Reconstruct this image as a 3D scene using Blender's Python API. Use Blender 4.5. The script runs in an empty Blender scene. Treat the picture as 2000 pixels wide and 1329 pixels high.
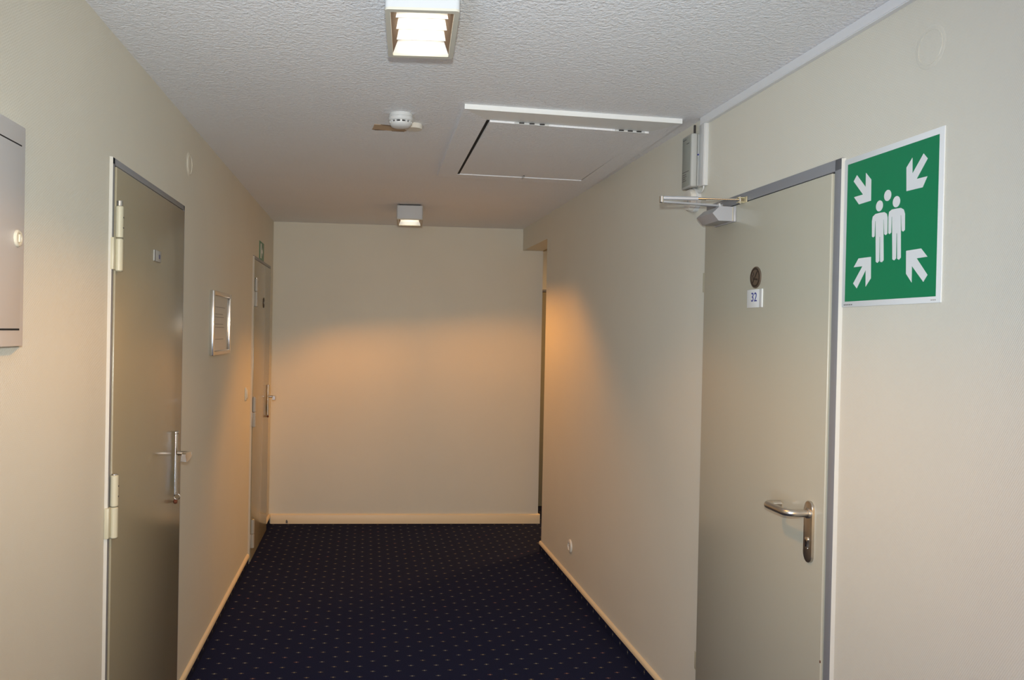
import bpy, bmesh, math
from mathutils import Vector, Matrix
R = math.radians
scene = bpy.context.scene
col = scene.collection

# ------------------------------------------------------------------ numbers of the place (metres)
XL = -0.745            # left wall
ZC = 2.3754            # ceiling
YB = 6.508             # end wall
XBE = 1.405            # free end of the end wall
YRE = 5.652            # free end of the right wall
SR = -0.0113           # the right wall leans in slightly
H = 1.53               # eye height
Y0 = -2.6              # wall behind the photographer
def xr(y): return 1.2769 + SR * (y - 3.06)
ROT_L, ROT_B = R(-90), R(180)
ROT_R = math.atan2(1, SR)

# ------------------------------------------------------------------ camera
YAW, PIT, ROLL, F = 0.085965, -0.009222, 0.019429, 1595.89
r0 = Vector((math.cos(YAW), -math.sin(YAW), 0)); f0 = Vector((math.sin(YAW), math.cos(YAW), 0)); zz = Vector((0, 0, 1))
fw = f0 * math.cos(PIT) + zz * math.sin(PIT); up = -f0 * math.sin(PIT) + zz * math.cos(PIT)
rt = r0 * math.cos(ROLL) + up * math.sin(ROLL); upr = up * math.cos(ROLL) - r0 * math.sin(ROLL)
def aim(o, loc):
    m = Matrix((rt, upr, -fw)).transposed().to_4x4(); m.translation = loc; o.matrix_world = m
cd = bpy.data.cameras.new('camera'); cam = bpy.data.objects.new('camera', cd); col.objects.link(cam)
cd.sensor_width = 36; cd.sensor_fit = 'HORIZONTAL'; cd.lens = F / 2000 * 36; cd.shift_x = 145.73 / 2000
cd.clip_start = 0.02
aim(cam, Vector((0, 0, H)))
scene.camera = cam

# ------------------------------------------------------------------ light and exposure
vs = scene.view_settings
scene.display_settings.display_device = 'sRGB'
vs.view_transform = 'Standard'; vs.look = 'None'; vs.exposure = 0.0; vs.gamma = 1.0; vs.use_curve_mapping = False
w = bpy.data.worlds.new('world'); scene.world = w; w.use_nodes = True
w.node_tree.nodes['Background'].inputs[0].default_value = (1, 0.9, 0.78, 1)
w.node_tree.nodes['Background'].inputs[1].default_value = 0.0
LAMP = (1.0, 0.385, 0.055); LAMP_L = 5.5
def light(name, kind, loc, energy, color, **k):
    d = bpy.data.lights.new(name, kind); d.energy = energy; d.color = color
    for a, b in k.items(): setattr(d, a, b)
    o = bpy.data.objects.new(name, d); col.objects.link(o); o.location = loc
    return o
# the camera's own flash, just above the lens
fl = light('camera_flash', 'SPOT', (0, 0, 0), 196, (0.91, 0.99, 1.0), spot_size=R(85), spot_blend=1.0, shadow_soft_size=0.02)
aim(fl, Vector((0, 0, H)) + upr * 0.11 + fw * 0.02)
# added warm fill from behind, added cool fill from behind left; the lobby's lamp
dw = light('rear_fill_light', 'AREA', (0.27, Y0 + 0.03, 1.35), 41, (1.0, 0.50, 0.06), shape='RECTANGLE', size=1.5, size_y=1.4)
dw.rotation_euler = (R(90), 0, 0)
dl = light('side_fill_light', 'AREA', (XL + 0.03, -0.2, 1.25), 69, (0.47, 0.69, 1.0), shape='RECTANGLE', size=0.9, size_y=1.8)
dl.rotation_euler = (R(90), 0, R(-60))
light('lobby_lamp', 'AREA', (2.7, 6.75, 2.27), 34, (1.0, 0.52, 0.16), shape='RECTANGLE', size=0.15, size_y=0.3)

# ------------------------------------------------------------------ materials
def lin(c):
    return tuple(((x / 255 + 0.055) / 1.055) ** 2.4 if x / 255 > 0.04045 else x / 255 / 12.92 for x in c) + (1,)
def mat(name, rgb, rough=0.6, metal=0.0, spec=0.5, bump=None, mottle=0.0, coat=0.0):
    m = bpy.data.materials.new(name); m.use_nodes = True
    nt = m.node_tree; b = nt.nodes['Principled BSDF']
    c = lin(rgb)
    b.inputs['Base Color'].default_value = c; b.inputs['Roughness'].default_value = rough
    b.inputs['Metallic'].default_value = metal; b.inputs['Specular IOR Level'].default_value = spec
    if coat: b.inputs['Coat Weight'].default_value = coat; b.inputs['Coat Roughness'].default_value = 0.1
    geo = nt.nodes.new('ShaderNodeNewGeometry')
    if mottle:
        n = nt.nodes.new('ShaderNodeTexNoise'); n.inputs['Scale'].default_value = 3.0; n.inputs['Detail'].default_value = 5
        nt.links.new(geo.outputs['Position'], n.inputs['Vector'])
        mx = nt.nodes.new('ShaderNodeMix'); mx.data_type = 'RGBA'
        mx.inputs[6].default_value = tuple(x * (1 - mottle) for x in c[:3]) + (1,); mx.inputs[7].default_value = tuple(min(1, x * (1 + mottle)) for x in c[:3]) + (1,)
        nt.links.new(n.outputs['Fac'], mx.inputs[0]); nt.links.new(mx.outputs[2], b.inputs['Base Color'])
    if bump:
        scale, strength, dist = bump
        n = nt.nodes.new('ShaderNodeTexNoise'); n.inputs['Scale'].default_value = scale; n.inputs['Detail'].default_value = 3
        nt.links.new(geo.outputs['Position'], n.inputs['Vector'])
        bp = nt.nodes.new('ShaderNodeBump'); bp.inputs['Strength'].default_value = strength; bp.inputs['Distance'].default_value = dist
        nt.links.new(n.outputs['Fac'], bp.inputs['Height']); nt.links.new(bp.outputs[0], b.inputs['Normal'])
    return m
def math_node(nt, op, a, b=None, clamp=False):
    n = nt.nodes.new('ShaderNodeMath'); n.operation = op; n.use_clamp = clamp
    for i, v in enumerate((a, b)):
        if v is None: continue
        if isinstance(v, (int, float)): n.inputs[i].default_value = v
        else: nt.links.new(v, n.inputs[i])
    return n.outputs[0]

def wallpaper():
    m = mat('cream_wallpaper', (221, 218, 204), 0.62, spec=0.3, mottle=0.035)
    nt = m.node_tree; b = nt.nodes['Principled BSDF']
    g = nt.nodes.new('ShaderNodeNewGeometry'); s = nt.nodes.new('ShaderNodeSeparateXYZ'); nt.links.new(g.outputs['Position'], s.inputs[0])
    along = math_node(nt, 'ADD', s.outputs[0], s.outputs[1])
    d1 = math_node(nt, 'ADD', math_node(nt, 'MULTIPLY', along, 1400 * 0.86), math_node(nt, 'MULTIPLY', s.outputs[2], 1400 * 0.51))
    d2 = math_node(nt, 'SUBTRACT', math_node(nt, 'MULTIPLY', along, 1100 * 0.5), math_node(nt, 'MULTIPLY', s.outputs[2], 1100 * 0.86))
    wv = math_node(nt, 'ADD', math_node(nt, 'SINE', d1), math_node(nt, 'MULTIPLY', math_node(nt, 'SINE', d2), 0.45))
    n = nt.nodes.new('ShaderNodeTexNoise'); n.inputs['Scale'].default_value = 160; n.inputs['Detail'].default_value = 2
    nt.links.new(g.outputs['Position'], n.inputs['Vector'])
    h = math_node(nt, 'MULTIPLY', wv, math_node(nt, 'ADD', n.outputs['Fac'], 0.1))
    n2 = nt.nodes.new('ShaderNodeTexNoise'); n2.inputs['Scale'].default_value = 5; n2.inputs['Detail'].default_value = 3
    nt.links.new(g.outputs['Position'], n2.inputs['Vector'])
    h = math_node(nt, 'ADD', h, math_node(nt, 'MULTIPLY', n2.outputs['Fac'], 6.0))
    bp = nt.nodes.new('ShaderNodeBump'); bp.inputs['Strength'].default_value = 0.55; bp.inputs['Distance'].default_value = 0.00035
    nt.links.new(h, bp.inputs['Height']); nt.links.new(bp.outputs[0], b.inputs['Normal'])
    return m

def plaster():
    m = mat('white_textured_ceiling', (240, 242, 245), 0.55, spec=0.35, mottle=0.02)
    nt = m.node_tree; b = nt.nodes['Principled BSDF']
    g = nt.nodes.new('ShaderNodeNewGeometry')
    hs = []
    for sc, wt in ((75, 1.0), (190, 0.5)):
        n = nt.nodes.new('ShaderNodeTexNoise'); n.inputs['Scale'].default_value = sc; n.inputs['Detail'].default_value = 2; n.inputs['Distortion'].default_value = 0.6
        nt.links.new(g.outputs['Position'], n.inputs['Vector']); hs.append(math_node(nt, 'MULTIPLY', n.outputs['Fac'], wt))
    bp = nt.nodes.new('ShaderNodeBump'); bp.inputs['Strength'].default_value = 0.85; bp.inputs['Distance'].default_value = 0.005
    nt.links.new(math_node(nt, 'ADD', hs[0], hs[1]), bp.inputs['Height']); nt.links.new(bp.outputs[0], b.inputs['Normal'])
    return m

def carpet(name, ua, va, u0, v0):
    """navy carpet with a staggered grid of small woven dashes; ua, va: which position axes carry the pattern"""
    m = mat(name, (20, 20, 36), 0.95, spec=0.1)
    nt = m.node_tree; b = nt.nodes['Principled BSDF']
    g = nt.nodes.new('ShaderNodeNewGeometry'); s = nt.nodes.new('ShaderNodeSeparateXYZ'); nt.links.new(g.outputs['Position'], s.inputs[0])
    PU, PV = 0.1165, 0.114
    wob = nt.nodes.new('ShaderNodeTexNoise'); wob.inputs['Scale'].default_value = 400; nt.links.new(g.outputs['Position'], wob.inputs['Vector'])
    jit = math_node(nt, 'MULTIPLY', math_node(nt, 'SUBTRACT', wob.outputs['Fac'], 0.5), 0.004)
    masks = None; tint = None
    for k in (0.0, 0.5):
        u = math_node(nt, 'ADD', math_node(nt, 'DIVIDE', math_node(nt, 'SUBTRACT', s.outputs[ua], u0), PU), 0.5 + k)
        v = math_node(nt, 'ADD', math_node(nt, 'DIVIDE', math_node(nt, 'SUBTRACT', s.outputs[va], v0), PV), 0.5 + k)
        cu = math_node(nt, 'FLOOR', u); cv = math_node(nt, 'FLOOR', v)
        du = math_node(nt, 'ABSOLUTE', math_node(nt, 'ADD', math_node(nt, 'MULTIPLY', math_node(nt, 'SUBTRACT', math_node(nt, 'SUBTRACT', u, cu), 0.5), PU), jit))
        dv = math_node(nt, 'ABSOLUTE', math_node(nt, 'ADD', math_node(nt, 'MULTIPLY', math_node(nt, 'SUBTRACT', math_node(nt, 'SUBTRACT', v, cv), 0.5), PV), jit))
        dash = math_node(nt, 'MULTIPLY', math_node(nt, 'LESS_THAN', du, 0.0115), math_node(nt, 'LESS_THAN', dv, 0.0024))
        blob = math_node(nt, 'MULTIPLY', math_node(nt, 'LESS_THAN', du, 0.0035), math_node(nt, 'LESS_THAN', dv, 0.0058))
        mk = math_node(nt, 'ADD', math_node(nt, 'MULTIPLY', dash, 0.36), math_node(nt, 'MULTIPLY', blob, 0.55), True)
        wn = nt.nodes.new('ShaderNodeTexWhiteNoise'); wn.noise_dimensions = '2D'
        cx = nt.nodes.new('ShaderNodeCombineXYZ'); nt.links.new(cu, cx.inputs[0]); nt.links.new(cv, cx.inputs[1]); nt.links.new(cx.outputs[0], wn.inputs['Vector'])
        tk = math_node(nt, 'MULTIPLY', wn.outputs['Value'], math_node(nt, 'GREATER_THAN', mk, 0.01))
        masks = mk if masks is None else math_node(nt, 'ADD', masks, mk, True)
        tint = tk if tint is None else math_node(nt, 'ADD', tint, tk, True)
    ramp = nt.nodes.new('ShaderNodeValToRGB'); ramp.color_ramp.interpolation = 'CONSTANT'
    e = ramp.color_ramp.elements; e[0].position = 0; e[0].color = lin((150, 150, 132)); e[1].position = 0.92; e[1].color = lin((158, 122, 106))
    e2 = e.new(0.55); e2.color = lin((150, 140, 108))
    nt.links.new(tint, ramp.inputs[0])
    pile = nt.nodes.new('ShaderNodeTexNoise'); pile.inputs['Scale'].default_value = 260; pile.inputs['Detail'].default_value = 2
    nt.links.new(g.outputs['Position'], pile.inputs['Vector'])
    base = nt.nodes.new('ShaderNodeMix'); base.data_type = 'RGBA'
    base.inputs[6].default_value = (0.0064, 0.0093, 0.029, 1); base.inputs[7].default_value = (0.0150, 0.0207, 0.062, 1)
    nt.links.new(pile.outputs['Fac'], base.inputs[0])
    mx = nt.nodes.new('ShaderNodeMix'); mx.data_type = 'RGBA'
    nt.links.new(masks, mx.inputs[0]); nt.links.new(base.outputs[2], mx.inputs[6]); nt.links.new(ramp.outputs[0], mx.inputs[7])
    nt.links.new(mx.outputs[2], b.inputs['Base Color'])
    bp = nt.nodes.new('ShaderNodeBump'); bp.inputs['Strength'].default_value = 0.5; bp.inputs['Distance'].default_value = 0.003
    nt.links.new(pile.outputs['Fac'], bp.inputs['Height']); nt.links.new(bp.outputs[0], b.inputs['Normal'])
    return m

def emit(name, color, strength):
    m = bpy.data.materials.new(name); m.use_nodes = True; nt = m.node_tree; nt.nodes.clear()
    e = nt.nodes.new('ShaderNodeEmission'); e.inputs[0].default_value = tuple(color) + (1,); e.inputs[1].default_value = strength
    o = nt.nodes.new('ShaderNodeOutputMaterial'); nt.links.new(e.outputs[0], o.inputs[0]); return m
def glass():
    m = bpy.data.materials.new('clear_glass'); m.use_nodes = True; nt = m.node_tree; nt.nodes.clear()
    t = nt.nodes.new('ShaderNodeBsdfTransparent'); g = nt.nodes.new('ShaderNodeBsdfGlossy'); g.inputs['Roughness'].default_value = 0.03
    lw = nt.nodes.new('ShaderNodeLayerWeight'); fr = nt.nodes.new('ShaderNodeMath'); fr.operation = 'MULTIPLY_ADD'; fr.inputs[1].default_value = 0.5; fr.inputs[2].default_value = 0.02
    pw5 = nt.nodes.new('ShaderNodeMath'); pw5.operation = 'POWER'; pw5.inputs[1].default_value = 5; nt.links.new(lw.outputs['Facing'], pw5.inputs[0]); nt.links.new(pw5.outputs[0], fr.inputs[0])
    mx = nt.nodes.new('ShaderNodeMixShader'); o = nt.nodes.new('ShaderNodeOutputMaterial')
    nt.links.new(fr.outputs[0], mx.inputs[0]); nt.links.new(t.outputs[0], mx.inputs[1]); nt.links.new(g.outputs[0], mx.inputs[2]); nt.links.new(mx.outputs[0], o.inputs[0])
    return m

M = dict(
    wall=wallpaper(), ceiling=plaster(),
    carpet=carpet('navy_dotted_carpet', 0, 1, -0.587, 3.613), carpet_edge=carpet('navy_carpet_edging', 2, 1, 0.028, 3.66),
    cream=mat('cream_gloss_paint', (232, 214, 178), 0.4, mottle=0.02),
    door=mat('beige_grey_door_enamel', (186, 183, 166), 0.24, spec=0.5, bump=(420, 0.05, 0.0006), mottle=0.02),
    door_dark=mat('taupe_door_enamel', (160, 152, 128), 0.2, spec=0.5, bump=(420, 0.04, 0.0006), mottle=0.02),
    frame=mat('grey_frame_paint', (136, 138, 142), 0.45, mottle=0.03),
    plasteredge=mat('pale_caulk', (205, 203, 193), 0.6, bump=(60, 0.4, 0.002)),
    dark=mat('dark_gap', (18, 16, 14), 0.9),
    hinge=mat('cream_hinge_enamel', (192, 187, 162), 0.4, mottle=0.05),
    hinge_grey=mat('grey_hinge_enamel', (172, 168, 158), 0.4, mottle=0.05),
    metal=mat('brushed_aluminium', (205, 200, 192), 0.33, 1.0),
    chrome=mat('polished_steel', (222, 220, 215), 0.18, 1.0),
    silver=mat('silver_enamel', (178, 180, 184), 0.4, 0.25, bump=(300, 0.05, 0.0005)),
    rust=mat('rusty_brass', (110, 62, 40), 0.6, 0.3),
    brass=mat('pale_brass', (206, 198, 168), 0.45, 0.7),
    white=mat('white_plastic', (206, 208, 207), 0.4), trunk=mat('trunking_plastic', (226, 228, 229), 0.4), hatchwhite=mat('white_gloss_paint', (228, 231, 230), 0.4),
    offwhite=mat('warm_white_plastic', (216, 212, 202), 0.4),
    grey=mat('light_grey_plastic', (176, 178, 174), 0.5),
    labelgrey=mat('matt_grey_label', (152, 156, 148), 0.6), greylabel=mat('grey_print', (98, 98, 96), 0.6),
    cabinet=mat('pale_grey_sheet_metal', (214, 212, 210), 0.35, mottle=0.01),
    ivory=mat('ivory_plastic', (218, 210, 188), 0.4),
    lampwhite=mat('white_lamp_enamel', (184, 188, 191), 0.35),
    lamprim=mat('grey_lamp_trim', (190, 188, 176), 0.5),
    bronze=mat('painted_dark_reflector', (84, 64, 46), 0.7, spec=0.1),  # dark reflection of the aluminium sides, painted in as a brown colour
    louvre=mat('white_louvre', (215, 215, 212), 0.5),
    lamp=emit('lamp_tubes', (1.0, 0.86, 0.66), LAMP_L),
    green=mat('sign_green', (0, 132, 86), 0.45), signwhite=mat('sign_white', (232, 236, 236), 0.45),
    exitgreen=mat('exit_green', (96, 142, 112), 0.5),
    paper=mat('white_paper', (222, 218, 206), 0.7), blue=mat('blue_ink', (40, 52, 140), 0.6), bluegrey=mat('blue_grey_ink', (92, 94, 128), 0.5), greyink=mat('grey_ink', (150, 146, 136), 0.7),
    badge=mat('bronze_badge', (112, 98, 84), 0.4, 0.4), badgedark=mat('dark_badge_enamel', (50, 40, 34), 0.45),
    scar=mat('bare_beige_plaster', (196, 170, 140), 0.8, bump=(90, 0.5, 0.003)), scardark=mat('torn_brown_edge', (110, 86, 62), 0.8),
    black=mat('black_rubber', (32, 30, 30), 0.5), glass=glass(), red=mat('red_enamel', (150, 40, 34), 0.5),
)

# ------------------------------------------------------------------ mesh builder
class MB:
    def __init__(s): s.bm = bmesh.new()
    def box(s, x0, x1, y0, y1, z0, z1, bev=0.0, seg=2):
        bm = s.bm
        v = [bm.verts.new((x, y, z)) for x in (x0, x1) for y in (y0, y1) for z in (z0, z1)]
        fs = [bm.faces.new([v[i] for i in q]) for q in ((0, 1, 3, 2), (4, 6, 7, 5), (0, 4, 5, 1), (2, 3, 7, 6), (0, 2, 6, 4), (1, 5, 7, 3))]
        if bev:
            es = list({e for f in fs for e in f.edges})
            bmesh.ops.bevel(bm, geom=es, offset=bev, segments=seg, profile=0.5, affect='EDGES')
        return s
    def prism(s, poly, fn, d0, d1, bev=0.0):
        bm = s.bm
        a = [bm.verts.new(fn(p[0], p[1], d0)) for p in poly]; b = [bm.verts.new(fn(p[0], p[1], d1)) for p in poly]
        n = len(poly)
        f1 = bm.faces.new(a); f2 = bm.faces.new(b[::-1])
        for i in range(n): bm.faces.new((a[i], a[(i + 1) % n], b[(i + 1) % n], b[i]))
        if bev:
            es = list(f2.edges)
            bmesh.ops.bevel(bm, geom=es, offset=bev, segments=2, profile=0.5, affect='EDGES')
        return s
    def hexa(s, bottom, top):
        bm = s.bm
        a = [bm.verts.new(p) for p in bottom]; b = [bm.verts.new(p) for p in top]; n = len(a)
        bm.faces.new(a); bm.faces.new(b[::-1])
        for i in range(n): bm.faces.new((a[i], a[(i + 1) % n], b[(i + 1) % n], b[i]))
        return s
    def lathe(s, prof, origin, axis, seg=32):
        """prof: (radius, distance along axis) from one end to the other"""
        bm = s.bm; ax = Vector(axis).normalized(); o = Vector(origin)
        t = Vector((0, 0, 1)) if abs(ax.z) < 0.9 else Vector((1, 0, 0))
        e1 = ax.cross(t).normalized(); e2 = ax.cross(e1)
        rings = []
        for r, h in prof:
            c = o + ax * h
            if r < 1e-6: rings.append([bm.verts.new(c)])
            else: rings.append([bm.verts.new(c + (e1 * math.cos(2 * math.pi * i / seg) + e2 * math.sin(2 * math.pi * i / seg)) * r) for i in range(seg)])
        for a, b in zip(rings, rings[1:]):
            if len(a) == 1 and len(b) == 1: continue
            for i in range(seg):
                j = (i + 1) % seg
                q = [a[i % len(a)], a[j % len(a)], b[j % len(b)], b[i % len(b)]]
                q2 = []
                for x in q:
                    if x not in q2: q2.append(x)
                bm.faces.new(q2)
        for rg in (rings[0], rings[-1]):
            if len(rg) > 1: bm.faces.new(rg)
        return s
    def cyl(s, p0, p1, r, seg=20, bev=0.0):
        p0 = Vector(p0); p1 = Vector(p1); L = (p1 - p0).length
        pr = [(r, 0), (r, L)] if not bev else [(r - bev, 0), (r, bev), (r, L - bev), (r - bev, L)]
        return s.lathe(pr, p0, p1 - p0, seg)
    def tube(s, pts, r, seg=12):
        bm = s.bm; pts = [Vector(p) for p in pts]; rs = r if isinstance(r, (list, tuple)) else [r] * len(pts)
        prev = None; rings = []
        for i, p in enumerate(pts):
            d = (pts[min(i + 1, len(pts) - 1)] - pts[max(i - 1, 0)]).normalized()
            if prev is None:
                t = Vector((0, 0, 1)) if abs(d.z) < 0.9 else Vector((1, 0, 0)); e1 = d.cross(t).normalized()
            else:
                e1 = (prev - d * prev.dot(d)).normalized()
            prev = e1; e2 = d.cross(e1)
            rings.append([bm.verts.new(p + (e1 * math.cos(2 * math.pi * k / seg) + e2 * math.sin(2 * math.pi * k / seg)) * rs[i]) for k in range(seg)])
        for a, b in zip(rings, rings[1:]):
            for k in range(seg): bm.faces.new((a[k], a[(k + 1) % seg], b[(k + 1) % seg], b[k]))
        bm.faces.new(rings[0]); bm.faces.new(rings[-1])
        return s
    def build(s, name, m, parent=None, label=None, kind=None, smooth=True):
        bmesh.ops.recalc_face_normals(s.bm, faces=s.bm.faces)
        me = bpy.data.meshes.new(name)
        if smooth:
            for f in s.bm.faces: f.smooth = True
        s.bm.to_mesh(me); s.bm.free()
        if smooth: me.set_sharp_from_angle(angle=R(38))
        me.materials.append(m)
        o = bpy.data.objects.new(name, me); col.objects.link(o)
        if parent: o.parent = parent
        if label: o['label'] = label
        if kind: o['kind'] = kind
        return o
def arc(cx, cy, r, a0, a1, n=8):
    return [(cx + r * math.cos(R(a0 + (a1 - a0) * i / n)), cy + r * math.sin(R(a0 + (a1 - a0) * i / n))) for i in range(n + 1)]
def tag(o, label, cat=None, group=None, kind=None):
    o['label'] = label
    if cat: o['category'] = cat
    if group: o['group'] = group
    if kind: o['kind'] = kind
    return o
def thing(name, label, cat, loc, rz=0.0, group=None, kind=None):
    o = bpy.data.objects.new(name, None); o.empty_display_size = 0.05; col.objects.link(o)
    o.location = loc; o.rotation_euler = (0, 0, rz)
    return tag(o, label, cat, group, kind)
# local frames of things on walls: x along the wall, y out of the wall, z up
def on_left(name, label, cat, y, z, **k): return thing(name, label, cat, (XL, y, z), ROT_L, **k)      # local +x runs towards the photographer
def on_right(name, label, cat, y, z, **k): return thing(name, label, cat, (xr(y), y, z), ROT_R, **k)   # local +x runs away from the photographer
FRONT = lambda a, b, d: (a, d, b)          # polygon in (along, up), extruded outwards
SIDE = lambda a, b, d: (d, a, b)           # polygon in (out, up), extruded along
PLAN = lambda a, b, d: (a, b, d)           # polygon in plan, extruded upwards

# ------------------------------------------------------------------ the setting
def struct(name, mb, m, label, parent=None):
    o = mb.build(name, m, parent); tag(o, label, kind='structure'); return o
YE = 9.0; XE = 4.2; YF = 7.14
struct('floor', MB().box(XL - 0.2, XE + 0.1, Y0 - 0.1, YF + 0.15, -0.12, 0), M['carpet'], 'navy blue corridor carpet with rows of small pale woven dashes')
# ceiling with the opening of the access hatch
hatch_in = [(0.446, 3.144), (1.122, 3.222), (1.128, 4.305), (0.452, 4.248)]
def ceiling_mb():
    mb = MB(); bm = mb.bm
    out = [(XL - 0.2, Y0 - 0.1), (XE + 0.1, Y0 - 0.1), (XE + 0.1, YF + 0.15), (XL - 0.2, YF + 0.15)]
    vs_ = [[[bm.verts.new((p[0], p[1], z)) for p in ring] for ring in (out, hatch_in)] for z in (ZC, ZC + 0.16)]
    for i in range(4):
        j = (i + 1) % 4
        for k in (0, 1): bm.faces.new((vs_[k][0][i], vs_[k][0][j], vs_[k][1][j], vs_[k][1][i]))
        for rg in (0, 1): bm.faces.new((vs_[0][rg][i], vs_[0][rg][j], vs_[1][rg][j], vs_[1][rg][i]))
    return mb
ceil = struct('ceiling', ceiling_mb(), M['ceiling'], 'white rough textured plaster ceiling of the corridor')
MB().prism([(0.014, 3.352), (0.055, 3.358), (0.10, 3.37), (0.15, 3.385), (0.15, 3.44), (0.141, 3.452), (0.08, 3.447), (0.03, 3.44), (0.006, 3.437)], PLAN, ZC - 0.0012, ZC + 0.01).build('plaster_scar', M['scar'], ceil, 'bare beige patch of plaster with torn edges')
MB().prism([(0.004, 3.436), (0.03, 3.434), (0.06, 3.443), (0.02, 3.446)], PLAN, ZC - 0.0018, ZC + 0.01).build('torn_edge', M['scardark'], ceil, 'dark torn edge of the bare patch')
MB().prism([(0.085, 3.444), (0.12, 3.447), (0.14, 3.449), (0.14, 3.455), (0.09, 3.452)], PLAN, ZC - 0.0018, ZC + 0.01).build('torn_edge', M['scardark'], ceil)
MB().prism([(0.04, 3.352), (0.09, 3.366), (0.10, 3.376), (0.05, 3.362)], PLAN, ZC - 0.0018, ZC + 0.01).build('torn_edge', M['scardark'], ceil)
# faint bead of paint along the left ceiling edge
ZT = ZC + 0.02
struct('wall_left', MB().box(XL - 0.15, XL, Y0, YB + 0.13, -0.02, ZT), M['wall'], 'long cream wallpapered wall on the left')
def right_prism(y0, y1, t, z0, z1):
    return MB().prism([(xr(y0), y0), (xr(y0) + t, y0), (xr(y1) + t, y1), (xr(y1), y1)], PLAN, z0, z1)
struct('wall_right', right_prism(Y0, YRE, 0.14, -0.02, ZT), M['wall'], 'cream wallpapered wall on the right, ending at a corner')
struct('wall_lintel', MB().prism([(xr(YRE), YRE), (XBE - 0.012, YRE), (XBE - 0.012, YB), (xr(YB), YB)], PLAN, 2.203, ZT), M['wall'], 'short cream bulkhead over the opening at the far right')
struct('wall_back', MB().box(XL, XBE, YB, YB + 0.13, -0.02, ZT), M['wall'], 'cream end wall of the corridor with a warm glow')
struct('wall_behind', MB().box(XL - 0.15, 1.6, Y0 - 0.1, Y0, -0.02, ZT), M['wall'], 'cream wall behind the photographer')
struct('wall_lobby', MB().box(XL - 0.1, XE, YF, YF + 0.12, -0.02, ZT), M['wall'], 'far lobby wall seen through the gap at the right')
struct('wall_lobby_side', MB().box(XE, XE + 0.1, 3.9, YF, -0.02, ZT), M['wall'], 'side wall of the lobby, hidden by the right wall')
struct('wall_lobby_near', MB().box(xr(4) + 0.14, XE, 3.9, 4.0, -0.02, ZT), M['wall'], 'near wall of the lobby, hidden by the right wall')

# skirting: carpet strip below, cream rail above
def skirt(root, fn, a0, a1, carpet_part=True):
    hc = 0.05
    prof = [(0, hc), (0.010, hc), (0.014, hc + 0.004), (0.014, hc + 0.012), (0.011, hc + 0.020), (0.004, hc + 0.025), (0, hc + 0.025)]
    if carpet_part:
        MB().prism(prof, lambda p, q, d: fn(p, d, q), a0, a1).build('cream_rail', M['cream'], root)
        MB().prism([(0, 0), (0.008, 0), (0.008, hc), (0, hc)], lambda p, q, d: fn(p, d, q), a0, a1).build('carpet_strip', M['carpet_edge'], root, 'navy carpet strip in the skirting')
    else:
        prof = [(0, 0), (0.014, 0), (0.014, 0.066), (0.011, 0.073), (0.004, 0.077), (0, 0.077)]
        MB().prism(prof, lambda p, q, d: fn(p, d, q), a0, a1).build('cream_board', M['cream'], root)
bl = thing('baseboard_left', 'low skirting of the left wall, navy carpet strip under a cream rail', None, (0, 0, 0), kind='structure')
for a, b in ((Y0, 2.425), (3.36, 5.35), (6.27, YB)): skirt(bl, lambda p, d, q: (XL + p, d, q), a, b)
br = thing('baseboard_right', 'low skirting of the right wall, navy carpet strip under a cream rail', None, (0, 0, 0), kind='structure')
for a, b in ((Y0, 2.12), (3.02, YRE + 0.012)): skirt(br, lambda p, d, q: (xr(d) - p, d, q), a, b)
bb = thing('baseboard_back', 'cream painted skirting board along the end wall', None, (0, 0, 0), kind='structure')
skirt(bb, lambda p, d, q: (d, YB - p, q), XL + 0.015, XBE + 0.014, False)
skirt(bb, lambda p, d, q: (XBE + p, d, q), YB - 0.004, YB + 0.12, False)
MB().hexa([(-0.61, YB - 0.0145, 0.004), (-0.595, YB - 0.0145, 0.004), (-0.595, YB - 0.0145, 0.02), (-0.603, YB - 0.0145, 0.034), (-0.61, YB - 0.0145, 0.024)],
          [(-0.61, YB - 0.0135, 0.004), (-0.595, YB - 0.0135, 0.004), (-0.595, YB - 0.0135, 0.02), (-0.603, YB - 0.0135, 0.034), (-0.61, YB - 0.0135, 0.024)]).build('scuff_mark', M['greylabel'], bb, 'small grey scuff on the board')

# ------------------------------------------------------------------ doors
def door_set(root, w, h, leaf_m, fw_=0.024, fd=0.0075, leaf_d=0.012, far=None):
    far = far or fw_
    """local x 0..w along the wall, frame outside that"""
    MB().box(-fw_, -0.004, 0, fd, 0, h + fw_, 0.0015).build('frame_post', M['frame'], root)
    MB().box(w + 0.003, w + far, 0, fd, 0, h + fw_, 0.0015).build('frame_post', M['frame'], root)
    MB().box(-fw_, w + far, 0, fd, h + 0.004, h + fw_, 0.0015).build('frame_head', M['frame'], root)
    MB().box(-0.005, w + 0.005, -0.002, 0.0015, 0, h + 0.005).build('frame_rebate', M['dark'], root, 'dark gap around the leaf')
    return MB().box(0, w, 0.001, leaf_d, 0.006, h, 0.003, 3).build('leaf', leaf_m, root)

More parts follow.
